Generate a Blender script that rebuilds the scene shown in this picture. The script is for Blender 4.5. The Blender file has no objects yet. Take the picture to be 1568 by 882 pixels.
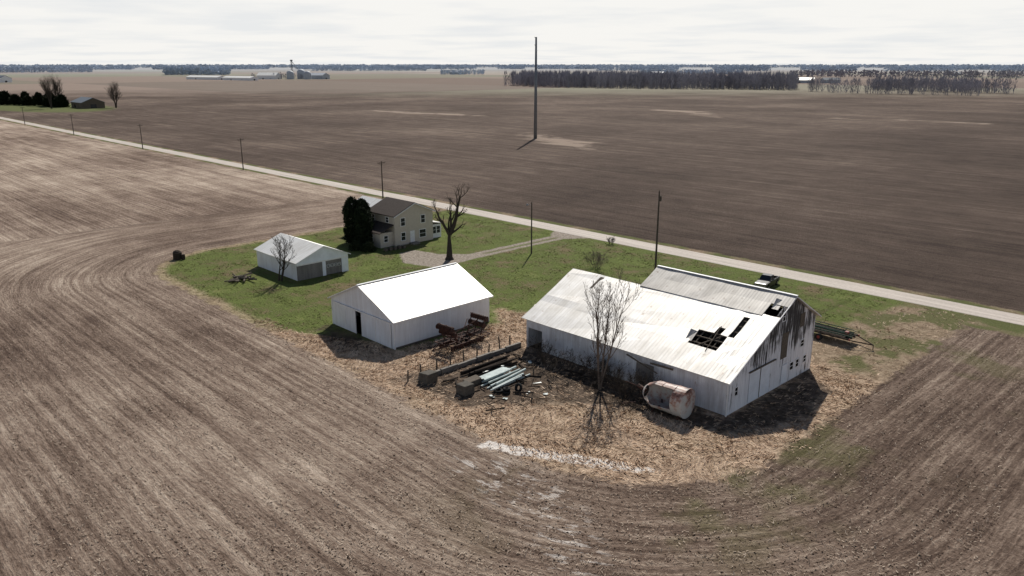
import bpy, math, random
import numpy as np
from mathutils import Vector, noise as mnoise
random.seed(7); rng=np.random.default_rng(7)
sc=bpy.context.scene
sc.view_settings.view_transform='Standard'; sc.view_settings.look='None'; sc.view_settings.exposure=0
SUN_AZ=math.atan2(-.584,.812); SUN_EL=math.radians(42)

# ------------------------------------------------------------------ materials
class M:
    def __init__(s,name,rough=.8,spec=.3,metal=0):
        s.m=bpy.data.materials.new(name); s.m.use_nodes=True; s.t=s.m.node_tree
        s.b=s.t.nodes['Principled BSDF']; s.b.inputs['Roughness'].default_value=rough
        s.b.inputs['Specular IOR Level'].default_value=spec; s.b.inputs['Metallic'].default_value=metal
    def n(s,t): return s.t.nodes.new(t)
    def put(s,sock,v):
        if v is None: return
        if isinstance(v,(int,float)): sock.default_value=v
        elif isinstance(v,(tuple,list)):
            v=tuple(v)
            if sock.type=='RGBA' and len(v)==3: v=v+(1,)
            sock.default_value=v
        else: s.t.links.new(v,sock)
    def math(s,op,a,b=None,c=None,clamp=False):
        k=s.n('ShaderNodeMath'); k.operation=op; k.use_clamp=clamp
        s.put(k.inputs[0],a); s.put(k.inputs[1],b); s.put(k.inputs[2],c); return k.outputs[0]
    def obj(s): return s.n('ShaderNodeTexCoord').outputs['Object']
    def pos(s): return s.n('ShaderNodeNewGeometry').outputs['Position']
    def scale(s,v,sc_):
        k=s.n('ShaderNodeVectorMath'); k.operation='MULTIPLY'; s.put(k.inputs[0],v); s.put(k.inputs[1],sc_); return k.outputs[0]
    def attr(s,nm):
        k=s.n('ShaderNodeAttribute'); k.attribute_name=nm; return k.outputs['Vector']
    def sep(s,v):
        k=s.n('ShaderNodeSeparateXYZ'); s.put(k.inputs[0],v); return k.outputs
    def noise(s,v,scale=1,detail=4,rough=.55,dist=0):
        k=s.n('ShaderNodeTexNoise'); s.put(k.inputs['Vector'],v); k.inputs['Scale'].default_value=scale
        k.inputs['Detail'].default_value=detail; k.inputs['Roughness'].default_value=rough; k.inputs['Distortion'].default_value=dist
        return k.outputs['Fac']
    def ramp(s,f,stops):
        k=s.n('ShaderNodeValToRGB'); s.put(k.inputs[0],f); r=k.color_ramp
        while len(r.elements)<len(stops): r.elements.new(.5)
        for e,(p,c) in zip(r.elements,stops):
            e.position=p; e.color=(c,c,c,1) if isinstance(c,(int,float)) else tuple(c)+(1,)
        return k.outputs[0]
    def rng(s,v,a,b,c=0,d=1,smooth=True):
        k=s.n('ShaderNodeMapRange'); k.interpolation_type='SMOOTHSTEP' if smooth else 'LINEAR'
        s.put(k.inputs[0],v)
        for i,x in zip((1,2,3,4),(a,b,c,d)): k.inputs[i].default_value=x
        return k.outputs[0]
    def mix(s,f,a,b,bt='MIX'):
        k=s.n('ShaderNodeMix'); k.data_type='RGBA'; k.blend_type=bt
        s.put(k.inputs['Factor'],f); s.put(k.inputs[6],a); s.put(k.inputs[7],b); return k.outputs[2]
    def bump(s,h,strength=.5,dist=.1):
        k=s.n('ShaderNodeBump'); k.inputs['Strength'].default_value=strength; k.inputs['Distance'].default_value=dist
        s.put(k.inputs['Height'],h); s.t.links.new(k.outputs[0],s.b.inputs['Normal'])
    def col(s,c): s.put(s.b.inputs['Base Color'],c); return s

def simple(name,c,rough=.7,spec=.3,metal=0,var=.35,sc_=2.,c2=None,bump=True):
    m=M(name,rough,spec,metal); f=m.noise(m.obj(),sc_,4,.65)
    lo=tuple(x*(1-var) for x in c) if c2 is None else c2
    m.col(m.ramp(f,[(.35,lo),(.62,c)]))
    if bump: m.bump(f,.3,.03)
    return m.m
def metal_sheet(name,c,dirt,axis,period,dirtamt=.5,rough=.4,rust=None,spec=.5,vert=True,metal=0):
    m=M(name,rough,spec,metal); o=m.obj(); x,y,z=m.sep(o)
    a={'x':x,'y':y}[axis]
    w=m.math('SINE',m.math('MULTIPLY',a,2*math.pi/period))
    rib=m.math('POWER',m.math('ABSOLUTE',w),6)
    if vert: v=m.scale(o,(2.5,2.5,.25))
    else: v=m.scale(o,(2.2,.25,.25) if axis=='x' else (.25,2.2,.25))
    st=m.noise(v,1,5,.65); bl=m.noise(o,.35,4,.6)
    f=m.math('ADD',m.math('MULTIPLY',st,.55),m.math('MULTIPLY',bl,.45))
    col=m.ramp(f,[(.5-.2*dirtamt-.02,dirt),(.5+.12,c)])
    col=m.mix(m.math('MULTIPLY',rib,.18),col,tuple(x*.55 for x in c))
    pn=m.math('MULTIPLY',m.math('FLOOR',m.math('DIVIDE',a,period*3)),1.7)
    wn=m.n('ShaderNodeTexWhiteNoise'); wn.noise_dimensions='1D'; m.put(wn.inputs['W'],pn)
    col=m.mix(m.math('MULTIPLY',wn.outputs['Value'],.14),col,tuple(x*.55 for x in c))
    if rust:
        r=m.rng(m.noise(m.scale(o,(1.3,1.3,.6)),1,6,.7),.6,.7)
        col=m.mix(m.math('MULTIPLY',r,.75),col,rust)
    m.col(col); m.bump(m.math('ADD',m.math('MULTIPLY',rib,.6),m.math('MULTIPLY',bl,.4)),.4,.05)
    return m.m
MAT={}
MAT['shed_roof']=metal_sheet('white_metal_roof',(.88,.87,.84),(.66,.63,.57),'y',.9,.4,.58,metal=.45)
MAT['shed_wall']=metal_sheet('white_metal_siding',(.86,.9,.95),(.74,.76,.8),'y',.45,.2,.4)
MAT['shed_gable']=metal_sheet('white_metal_siding_gable',(.86,.9,.95),(.72,.73,.76),'x',.45,.25,.4)
MAT['barn_roof']=metal_sheet('barn_metal_roof',(.9,.885,.86),(.66,.63,.58),'x',.8,.5,.6,rust=(.46,.38,.31),vert=False,metal=.5)
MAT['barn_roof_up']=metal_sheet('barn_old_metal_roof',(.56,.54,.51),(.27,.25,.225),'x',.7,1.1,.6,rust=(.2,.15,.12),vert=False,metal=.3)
MAT['barn_wall']=metal_sheet('barn_metal_siding',(.8,.84,.9),(.46,.46,.48),'x',.5,.6,.45,rust=(.3,.23,.19))
def peeled():
    m=M('peeling_white_boards',.8,.2); o=m.obj(); x,y,z=m.sep(o)
    st=m.noise(m.scale(o,(4,4,.3)),1,6,.7); bl=m.noise(o,.3,3,.6)
    hz=m.rng(z,2.2,6.0,0,.125)
    f=m.math('SUBTRACT',m.math('ADD',m.math('MULTIPLY',st,.62),m.math('MULTIPLY',bl,.38)),hz)
    brd=m.math('POWER',m.math('ABSOLUTE',m.math('SINE',m.math('MULTIPLY',y,math.pi/.28))),.25)
    c=m.ramp(f,[(.34,(.05,.047,.047)),(.395,(.16,.155,.155)),(.43,(.7,.7,.73)),(.6,(.86,.87,.9))])
    m.col(m.mix(m.rng(brd,.3,.75,.5,0),c,(.1,.1,.1))); m.bump(m.math('ADD',st,brd),.4,.04); return m.m
MAT['peel']=peeled()
MAT['white']=simple('white_paint',(.82,.82,.82),.5,.4,var=.12)
MAT['whitedoor']=simple('white_door',(.82,.86,.92),.5,.4,var=.12,sc_=.8)
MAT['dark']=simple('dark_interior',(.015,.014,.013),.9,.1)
MAT['glass']=simple('window_glass',(.02,.024,.03),.2,.4,var=.1)
MAT['wood']=simple('weathered_wood',(.15,.125,.1),.9,.15,sc_=5)
MAT['greywood']=metal_sheet('grey_planks',(.27,.255,.24),(.1,.09,.085),'y',.5,1.2,.9,spec=.1)
MAT['concrete']=simple('concrete',(.24,.22,.195),.9,.2,sc_=3)
MAT['rust']=simple('rusty_steel',(.1,.045,.032),.8,.3,sc_=5,c2=(.03,.02,.018))
MAT['siding']=simple('beige_siding',(.56,.5,.42),.7,.2,var=.1)
MAT['shingle']=simple('brown_shingles',(.075,.06,.052),.9,.15,sc_=5)
MAT['lightroof']=simple('light_shingles',(.6,.58,.54),.5,.4,sc_=2,var=.2)
MAT['garroof']=metal_sheet('garage_roof',(.86,.86,.84),(.68,.66,.62),'x',.9,.4,.6,vert=False,metal=.5)
MAT['bark']=simple('bark',(.07,.058,.048),.95,.1,sc_=6,bump=False)
MAT['barklight']=simple('twig_bark',(.19,.155,.13),.95,.1,sc_=6,bump=False)
MAT['black']=simple('black_paint',(.012,.012,.014),.35,.4,var=.2)
MAT['tyre']=simple('tyre_rubber',(.02,.02,.02),.85,.2)
MAT['chrome']=simple('chrome',(.4,.4,.4),.35,.5,metal=.9,var=.1)
MAT['green']=simple('green_paint',(.025,.07,.045),.5,.4,sc_=3)
MAT['red']=simple('red_paint',(.25,.03,.02),.5,.4)
MAT['pole']=simple('pole_wood',(.1,.085,.07),.9,.15,sc_=4)
MAT['steel']=simple('galvanised_steel',(.2,.22,.24),.5,.5,metal=.3,sc_=2,var=.3)
MAT['palewall']=simple('pale_grey_metal',(.45,.48,.52),.6,.3,sc_=.3,var=.15)
MAT['pvc']=simple('pale_pipe',(.5,.58,.56),.45,.4,sc_=1.5,var=.35)
MAT['log']=simple('dark_log',(.055,.043,.035),.95,.1,sc_=4)
MAT['fabrik']=simple('grey_block',(.12,.11,.095),.9,.1,sc_=3)
MAT['cypress']=simple('cypress_foliage',(.02,.03,.014),.9,.1,sc_=3,var=.6,bump=False)
MAT['woods']=simple('bare_woods',(.36,.35,.39),1,.0,sc_=.03,var=.3,bump=False)
MAT['hazewoods']=simple('hazy_woods',(.5,.57,.67),1,.0,sc_=.006,var=.25,bump=False)  # distance haze put into the tree colour
MAT['straw']=simple('dry_grass_blades',(.74,.56,.4),.8,.2,sc_=.6,c2=(.34,.22,.14),bump=False)
MAT['residue']=simple('corn_residue',(.56,.46,.36),.8,.15,sc_=.6,c2=(.26,.19,.14),bump=False)
MAT['clod']=simple('soil_clods',(.11,.075,.055),1,.05,sc_=2,bump=False)
MAT['shrub']=simple('shrub_foliage',(.03,.04,.02),.9,.1,sc_=3,var=.5,bump=False)
MAT['turf']=simple('turf_blades',(.15,.17,.05),.9,.1,sc_=.4,c2=(.2,.155,.08),bump=False)
def tankmat():
    m=M('rusted_tank',.5,.4); o=m.obj(); f=m.noise(o,.8,6,.7); x,y,z=m.sep(o)
    f=m.math('SUBTRACT',f,m.rng(z,1.9,2.9,0,.13))
    m.col(m.ramp(f,[(.33,(.07,.04,.035)),(.4,(.3,.15,.11)),(.46,(.45,.36,.32)),(.54,(.52,.52,.5))])); m.bump(f,.3,.03); return m.m
MAT['tank']=tankmat()

# ------------------------------------------------------------------ mesh builder
class MB:
    def __init__(s): s.v=[]; s.f=[]; s.mi=[]
    def add(s,vs,fs,mi=0):
        o=len(s.v); s.v+= [tuple(q) for q in vs]; s.f+=[tuple(i+o for i in f) for f in fs]; s.mi+=[mi]*len(fs); return s
    def box(s,x0,y0,z0,x1,y1,z1,mi=0):
        v=[(x,y,z) for z in (z0,z1) for y in (y0,y1) for x in (x0,x1)]
        return s.add(v,[(0,2,3,1),(4,5,7,6),(0,1,5,4),(2,6,7,3),(0,4,6,2),(1,3,7,5)],mi)
    def prism(s,pts,axis,a0,a1,mi=0):
        n=len(pts)
        mk={'x':lambda p,a:(a,p[0],p[1]),'y':lambda p,a:(p[0],a,p[1]),'z':lambda p,a:(p[0],p[1],a)}[axis]
        v=[mk(p,a0) for p in pts]+[mk(p,a1) for p in pts]
        f=[tuple(range(n-1,-1,-1)),tuple(range(n,2*n))]+[(i,(i+1)%n,n+(i+1)%n,n+i) for i in range(n)]
        return s.add(v,f,mi)
    def tube(s,p,q,r0,r1=None,n=6,caps=True,mi=0):
        r1=r0 if r1 is None else r1
        p=Vector(p);q=Vector(q);d=(q-p); 
        if d.length<1e-6: return s
        d.normalize(); a=d.orthogonal().normalized(); b=d.cross(a)
        v=[]
        for c,r in((p,r0),(q,r1)):
            for i in range(n):
                t=2*math.pi*i/n; v.append(c+a*(r*math.cos(t))+b*(r*math.sin(t)))
        f=[(i,(i+1)%n,n+(i+1)%n,n+i) for i in range(n)]
        if caps: f+=[tuple(range(n-1,-1,-1)),tuple(range(n,2*n))]
        return s.add(v,f,mi)
    def obj(s,name,mats,parent=None,off=(0,0,0),smooth=False,recalc=True,bevel=0):
        me=bpy.data.meshes.new(name)
        me.from_pydata([(x-off[0],y-off[1],z-off[2]) for x,y,z in s.v],[],s.f)
        if not isinstance(mats,(list,tuple)): mats=[mats]
        for m in mats: me.materials.append(m)
        if len(mats)>1: me.polygons.foreach_set('material_index',s.mi)
        if recalc:
            import bmesh
            bm=bmesh.new(); bm.from_mesh(me); bmesh.ops.recalc_face_normals(bm,faces=bm.faces); bm.to_mesh(me); bm.free()
        if smooth: me.polygons.foreach_set('use_smooth',[True]*len(me.polygons))
        ob=bpy.data.objects.new(name,me); sc.collection.objects.link(ob)
        if bevel:
            b=ob.modifiers.new('bev','BEVEL'); b.width=bevel; b.segments=2; b.limit_method='ANGLE'
        if parent: ob.parent=parent
        elif off!=(0,0,0): ob.location=off
        return ob
def empty(name,loc=(0,0,0),rz=0):
    e=bpy.data.objects.new(name,None); e.location=loc; e.rotation_euler=(0,0,rz); e.empty_display_size=.5
    sc.collection.objects.link(e); return e
def npmesh(name,v,f,mat):
    """v (N,3); f (F,k) numpy"""
    me=bpy.data.meshes.new(name); k=f.shape[1]
    me.vertices.add(len(v)); me.vertices.foreach_set('co',np.asarray(v,np.float32).ravel())
    me.loops.add(f.size); me.loops.foreach_set('vertex_index',f.astype(np.int32).ravel())
    me.polygons.add(len(f)); me.polygons.foreach_set('loop_start',np.arange(0,f.size,k,dtype=np.int32))
    me.update(calc_edges=True); me.validate()
    me.materials.append(mat)
    ob=bpy.data.objects.new(name,me); sc.collection.objects.link(ob); return ob

# ------------------------------------------------------------------ camera, sun, sky
cam=bpy.data.cameras.new('camera'); cam.lens=27.32; cam.sensor_width=36; cam.clip_end=60000; cam.clip_start=.5
co=bpy.data.objects.new('camera',cam); co.location=(0,0,32)
co.rotation_euler=(math.radians(90-16.08),0,math.radians(45.8)); sc.collection.objects.link(co); sc.camera=co
sl=bpy.data.lights.new('sun','SUN'); sl.energy=5.0; sl.angle=math.radians(.5); sl.color=(1,.95,.87)
so=bpy.data.objects.new('sun',sl); ce=math.cos(SUN_EL)
so.rotation_euler=Vector((math.sin(SUN_AZ)*ce,math.cos(SUN_AZ)*ce,math.sin(SUN_EL))).to_track_quat('Z','Y').to_euler()
so.location=(-80,120,90); sc.collection.objects.link(so)
w=bpy.data.worlds.new('World'); sc.world=w; w.use_nodes=True; t=w.node_tree; bg=t.nodes['Background']
sky=t.nodes.new('ShaderNodeTexSky'); sky.sky_type='NISHITA'; sky.sun_disc=False; sky.sun_elevation=SUN_EL; sky.sun_rotation=SUN_AZ
sky.dust_density=.4
def wn(tp): return t.nodes.new(tp)
tc=wn('ShaderNodeTexCoord'); sp=wn('ShaderNodeSeparateXYZ'); t.links.new(tc.outputs['Generated'],sp.inputs[0])
# project direction on a cloud layer so cloud streaks foreshorten toward the horizon
ad=wn('ShaderNodeMath'); ad.operation='MAXIMUM'; t.links.new(sp.outputs[2],ad.inputs[0]); ad.inputs[1].default_value=0
ad2=wn('ShaderNodeMath'); ad2.operation='ADD'; t.links.new(ad.outputs[0],ad2.inputs[0]); ad2.inputs[1].default_value=.05
dv=wn('ShaderNodeVectorMath'); dv.operation='DIVIDE'; t.links.new(tc.outputs['Generated'],dv.inputs[0]); 
cb=wn('ShaderNodeCombineXYZ')
for i in range(3): t.links.new(ad2.outputs[0],cb.inputs[i])
t.links.new(cb.outputs[0],dv.inputs[1])
nz=wn('ShaderNodeTexNoise'); nz.inputs['Scale'].default_value=.75; nz.inputs['Detail'].default_value=6; nz.inputs['Roughness'].default_value=.5
t.links.new(dv.outputs[0],nz.inputs['Vector'])
cr=wn('ShaderNodeValToRGB'); cr.color_ramp.elements[0].position=.33; cr.color_ramp.elements[0].color=(14.2,14.4,14.5,1)
cr.color_ramp.elements[1].position=.56; cr.color_ramp.elements[1].color=(16.1,15.9,15.4,1)
t.links.new(nz.outputs['Fac'],cr.inputs[0])
# cloud faded out above the visible band, shaped to keep shadows dark
mr=wn('ShaderNodeMapRange'); t.links.new(sp.outputs[2],mr.inputs[0]); mr.inputs[1].default_value=.09; mr.inputs[2].default_value=.26; mr.inputs[3].default_value=.98; mr.inputs[4].default_value=.01
mx=wn('ShaderNodeMix'); mx.data_type='RGBA'; t.links.new(mr.outputs[0],mx.inputs['Factor']); t.links.new(sky.outputs[0],mx.inputs[6]); t.links.new(cr.outputs[0],mx.inputs[7])
t.links.new(mx.outputs[2],bg.inputs[0]); bg.inputs[1].default_value=.058

# ------------------------------------------------------------------ ground
BX,BY,HX,HY,BR=-81.5,90.,54.5,48.,15.
def yard_rows(x,y):
    ix,iy=HX-BR,HY-BR
    qx=np.abs(x-BX)-ix; qy=np.abs(y-BY)-iy
    d=np.hypot(np.maximum(qx,0),np.maximum(qy,0))+np.minimum(np.maximum(qx,qy),0)-BR
    R=42.
    s=x.copy()
    right=x>BX+ix; left=x<BX-ix; low=y<BY-iy
    th=np.arctan2(x-(BX+ix),-(y-(BY-iy))); s=np.where(right&low,BX+ix+R*th,s)
    s=np.where(right&~low,BX+ix+R*math.pi/2+(y-(BY-iy)),s)
    th=np.arctan2(-(x-(BX-ix)),-(y-(BY-iy))); s=np.where(left&low,BX-ix-R*th,s)
    s=np.where(left&~low,BX-ix-R*math.pi/2-(y-(BY-iy)),s)
    return s,d
def poly_sdf(x,y,P):
    d=np.full(x.shape,1e12); ins=np.zeros(x.shape,bool); n=len(P)
    for i in range(n):
        ax,ay=P[i]; bx,by=P[(i+1)%n]
        ex,ey=bx-ax,by-ay; wx,wy=x-ax,y-ay
        tt=np.clip((wx*ex+wy*ey)/(ex*ex+ey*ey),0,1)
        d=np.minimum(d,(wx-ex*tt)**2+(wy-ey*tt)**2)
        c=((ay>y)!=(by>y))&(x<(bx-ax)*(y-ay)/((by-ay) if by!=ay else 1e-9)+ax); ins^=c
    d=np.sqrt(d); return np.where(ins,-d,d)
def graded(a,b,step,far,g=1.05):
    core=list(np.arange(a,b+1e-6,step)); s=step; lo=[];hi=[]; v=a
    while v>-far: s*=g; v-=s; lo.append(v)
    s=step; v=core[-1]
    while v<far: s*=g; v+=s; hi.append(v)
    return np.array(lo[::-1]+core+hi)
gx=graded(-146,0,.7,30000); gy=graded(0,126,.7,30000)
X,Y=np.meshgrid(gx,gy); x=X.ravel(); y=Y.ravel()
s,d=yard_rows(x,y)
far=y>114.4; leftf=(x<-168)&~far
s2=np.where(far|leftf,x,s); d2=np.where(far|leftf,y*1.0,d)
STRAW=[(-90,40),(-83,45),(-74.5,49),(-70,50),(-69,65),(-74,69),(-64,71),(-61,77),(-50,81),(-40,83),(-38,96),(-36,110),(-20,116),(-20,36),(-70,36)]
d_straw=poly_sdf(x,y,STRAW)
d_drive=poly_sdf(x,y,[(-100.3,114),(-97,114),(-97.2,88),(-96.5,77),(-103,75),(-109,78.5),(-109.5,82),(-104,83),(-100.2,87)])
d_flare=poly_sdf(x,y,[(-104,113.5),(-93,113.5),(-96.8,108),(-100.5,108)])
d_drive=np.minimum(d_drive,d_flare)
DIRT_SHADE=[(-63,44.5),(-62,61),(-48,61.5),(-36,61),(-35,58),(-44,55),(-50,49),(-53,45)]  # dirt around the scrap, plus painted shade along the barn front
d_dirt_shade=np.minimum(poly_sdf(x,y,DIRT_SHADE),poly_sdf(x,y,[(-70,51),(-63,52),(-63,60),(-70,64)])+.6)
d_dirt_shade=np.minimum(d_dirt_shade,poly_sdf(x,y,[(-41,61),(-34.2,61),(-34.2,78),(-29.5,74),(-28.5,66),(-31,59),(-35,56.5),(-40,57)])+.2)  # barn gable's shadow deepened by painting the ground darker
d_dirt_shade=np.minimum(d_dirt_shade,poly_sdf(x,y,[(-84,49.5),(-70,49.5),(-69.5,47),(-76,43.5),(-84,47)])+.9)  # shed gable's cast shadow, painted into the ground colour
d_pale=poly_sdf(x,y,[(-46,40.6),(-43,41.9),(-40,43.4),(-36,45.5),(-33.3,47.3),(-32.4,48.4),(-36,46.9),(-40,44.8),(-43,43.2),(-46,41.8)])
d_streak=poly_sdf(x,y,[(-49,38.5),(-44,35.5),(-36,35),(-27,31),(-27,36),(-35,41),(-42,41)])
pt=[poly_sdf(x,y,P) for P in ([(-271,271),(-245,262),(-215,256),(-199,238),(-215,236),(-236,248),(-262,262)],
    [(-483,323),(-440,322),(-377,338),(-377,345),(-429,338),(-483,329)],
    [(-345,484),(-306,485),(-264,440),(-262,432),(-300,462),(-340,472)],
    [(-215,478),(-168,489),(-130,492),(-130,500),(-175,498),(-215,486)])]
d_patch=np.min(pt,axis=0)
nx,ny=len(gx),len(gy)
i=np.arange(ny-1)[:,None]*nx+np.arange(nx-1)[None,:]; i=i.ravel()
F=np.stack([i,i+1,i+1+nx,i+nx],1)
z=np.zeros_like(x)
def mg():
    m=M('farmland',1.0,.1); P=m.pos(); px,py,pz=m.sep(P)
    R=m.attr('rows'); rs,rd,_r=m.sep(R); A1=m.sep(m.attr('m1')); A2=m.sep(m.attr('m2')); A3=m.sep(m.attr('m3'))
    s1=m.noise(m.scale(R,(.012,.28,1)),1,3,.6,.3); s2=m.noise(m.scale(R,(.05,1.3,1)),1,3,.65,.2); s3=m.noise(m.scale(R,(.7,4.5,1)),1,3,.7)
    fine=m.noise(P,2.2,5,.8); mid=m.noise(P,.16,4,.6); big=m.noise(P,.014,3,.55)
    def add(*l):
        r=None
        for a,k in l:
            q=m.math('MULTIPLY',a,k); r=q if r is None else m.math('ADD',r,q)
        return r
    row=m.math('SINE',m.math('ADD',m.math('MULTIPLY',rd,2*math.pi/.95),m.math('MULTIPLY',s2,5)))
    f=add((s1,.22),(s2,.28),(s3,.24),(fine,.26),(row,.016))
    f=m.math('ADD',f,m.math('MULTIPLY',m.math('SUBTRACT',mid,.5),.18)); f=m.math('ADD',f,m.math('MULTIPLY',m.math('SUBTRACT',big,.5),.36))
    # drier, paler residue in the western field
    f=m.math('ADD',f,m.math('MULTIPLY',m.math('MULTIPLY',m.rng(px,-190,-125,1,0),m.rng(py,113,112)),-.0))
    f=m.math('ADD',f,m.math('MULTIPLY',m.rng(px,-190,-120,1,0),.05))
    near=m.ramp(f,[(.385,(.07,.045,.034)),(.465,(.15,.105,.08)),(.52,(.24,.176,.136)),(.59,(.38,.298,.234)),(.66,(.56,.455,.365))])
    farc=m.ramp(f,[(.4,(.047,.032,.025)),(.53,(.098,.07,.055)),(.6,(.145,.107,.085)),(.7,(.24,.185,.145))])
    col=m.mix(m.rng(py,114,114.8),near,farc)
    # patchwork of distant fields
    fv=m.n('ShaderNodeVectorMath'); fv.operation='FLOOR'; m.put(fv.inputs[0],m.scale(P,(1/760,1/420,0)))
    wnn=m.n('ShaderNodeTexWhiteNoise'); wnn.noise_dimensions='3D'; m.put(wnn.inputs['Vector'],fv.outputs[0])
    cell=m.ramp(wnn.outputs['Value'],[(0,(.19,.145,.12)),(.35,(.3,.235,.195)),(.6,(.22,.18,.15)),(.8,(.25,.25,.18)),(1,(.38,.32,.27))])
    dist=m.math('ADD',m.math('MULTIPLY',px,-.717),m.math('MULTIPLY',py,.697))
    col=m.mix(m.math('MULTIPLY',m.rng(m.math('ADD',dist,m.math('MULTIPLY',big,200)),850,1200),.8),col,cell)
    col=m.mix(m.rng(m.math('SQRT',m.math('ADD',m.math('POWER',px,2),m.math('POWER',py,2))),1600,6000,0,.8),col,(.4,.42,.44))  # distance haze painted into the ground colour
    # pale sandy patches
    pk=m.math('ADD',A2[2],m.math('MULTIPLY',m.math('SUBTRACT',m.noise(m.scale(P,(.05,.13,.1)),1,4,.7),.5),34))
    col=m.mix(m.math('MULTIPLY',m.rng(pk,-4,4,1,0),.75),col,(.37,.29,.23))
    # yard grass
    nb=m.math('MULTIPLY',m.math('SUBTRACT',m.noise(P,.45,5,.68),.5),4.5)
    dy=m.math('ADD',A1[0],nb)
    n5=m.noise(P,.5,4,.65)
    g=add((fine,.55),(mid,.6),(n5,.35))
    grass=m.ramp(g,[(.6,(.2,.15,.09)),(.67,(.16,.145,.065)),(.73,(.115,.135,.04)),(.82,(.13,.165,.042)),(.93,(.21,.21,.08))])
    st=add((fine,.5),(m.noise(P,.8,4,.7),.5))
    straw=m.ramp(st,[(.38,(.12,.075,.05)),(.46,(.34,.235,.16)),(.55,(.6,.45,.325))])
    gp=m.rng(m.noise(P,.12,3,.6),.47,.56)
    gz=m.rng(py,74,84)
    straw2=m.mix(.55,straw,(.15,.12,.075))
    straw=m.mix(gz,straw,straw2)
    straw=m.mix(m.math('MULTIPLY',m.math('MAXIMUM',gz,.12),m.math('MULTIPLY',gp,.9)),straw,(.115,.12,.045))
    ds=m.math('ADD',A1[1],m.math('MULTIPLY',nb,1.2))
    yard=m.mix(m.rng(ds,-1.2,1.2,1,0),grass,straw)
    rim=m.rng(m.math('ADD',A1[0],m.math('MULTIPLY',nb,.5)),-2.4,-.8)
    yard=m.mix(m.math('MULTIPLY',rim,.6),yard,straw)
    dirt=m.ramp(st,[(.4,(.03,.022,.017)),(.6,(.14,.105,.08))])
    yard=m.mix(m.math('MULTIPLY',m.rng(m.math('ADD',A2[0],m.math('MULTIPLY',nb,1.7)),-1,1,1,0),.9),yard,dirt)  # bare dirt, and painted barn and shed shadows in the same dark tone
    # driveway: gravel with a grassy crown
    gravel=m.ramp(fine,[(.35,(.17,.14,.11)),(.6,(.44,.38,.32))])
    dd=m.math('ADD',A1[2],m.math('MULTIPLY',nb,.3))
    crown=m.math('MULTIPLY',m.rng(m.math('ABSOLUTE',m.math('ADD',px,98.6)),.35,.6,1,0),m.math('MULTIPLY',m.rng(py,88,90),m.rng(py,107,109,1,0)))
    drv=m.math('MULTIPLY',m.rng(dd,-.2,.35,1,0),m.math('SUBTRACT',1,m.math('MULTIPLY',crown,.75)))
    yard=m.mix(drv,yard,gravel)
    ymask=m.math('MULTIPLY',m.rng(dy,-.5,.5,1,0),m.rng(py,114,114.4,1,0))
    # verges of the road, wider on the yard side to the east
    wide=m.math('MULTIPLY',m.rng(px,-42,-27,0,3.4),m.rng(py,113,115,1,0))
    vg=m.math('SUBTRACT',m.math('ADD',m.math('SUBTRACT',m.math('ABSOLUTE',m.math('SUBTRACT',py,114.4)),4.2),m.math('MULTIPLY',nb,.55)),wide)
    verge=m.mix(m.rng(m.noise(P,.1,4,.6),.4,.55),straw2,(.115,.125,.045))
    col=m.mix(m.rng(vg,-.5,.5,1,0),col,verge)
    col=m.mix(ymask,col,yard)
    # thin green winter weeds in the field near bottom
    wd=m.math('MULTIPLY',m.rng(m.noise(P,.06,4,.65),.52,.62),m.rng(A1[0],2,16,1,0))
    wd=m.math('MULTIPLY',wd,m.rng(rs,-50,-28)); wd=m.math('MULTIPLY',wd,m.math('SUBTRACT',1,ymask))
    wd=m.math('MULTIPLY',wd,m.rng(py,106,100))
    col=m.mix(m.math('MULTIPLY',wd,m.math('MULTIPLY',fine,1.0)),col,(.12,.125,.045))
    # homestead lawn far away
    lw=m.math('ADD',m.math('SQRT',m.math('ADD',m.math('POWER',m.math('ADD',px,690),2),m.math('POWER',m.math('MULTIPLY',m.math('SUBTRACT',py,172),2.2),2))),m.math('MULTIPLY',nb,12))
    col=m.mix(m.rng(lw,75,95,.85,0),col,(.12,.14,.05))
    # pale strip at the yard edge and pale streaks beyond it
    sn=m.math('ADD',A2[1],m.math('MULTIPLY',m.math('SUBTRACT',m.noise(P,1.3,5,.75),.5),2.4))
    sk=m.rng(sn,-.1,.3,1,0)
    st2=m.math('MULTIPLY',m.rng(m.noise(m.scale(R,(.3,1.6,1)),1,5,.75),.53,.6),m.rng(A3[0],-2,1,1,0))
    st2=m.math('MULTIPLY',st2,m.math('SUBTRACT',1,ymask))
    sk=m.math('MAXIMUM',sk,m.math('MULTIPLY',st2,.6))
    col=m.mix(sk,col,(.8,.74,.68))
    m.col(col)
    m.bump(add((fine,.6),(s3,.4)),1.0,.45)
    return m.m
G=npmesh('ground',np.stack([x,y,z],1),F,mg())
def vattr(nm,a,b,c):
    at=G.data.attributes.new(nm,'FLOAT_VECTOR','POINT'); at.data.foreach_set('vector',np.stack([a,b,c],1).astype(np.float32).ravel())
vattr('rows',s2,d2,np.zeros_like(x)); vattr('m1',d,d_straw,d_drive); vattr('m2',d_dirt_shade,d_pale,d_patch); vattr('m3',d_streak,d_streak,d_streak)

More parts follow.
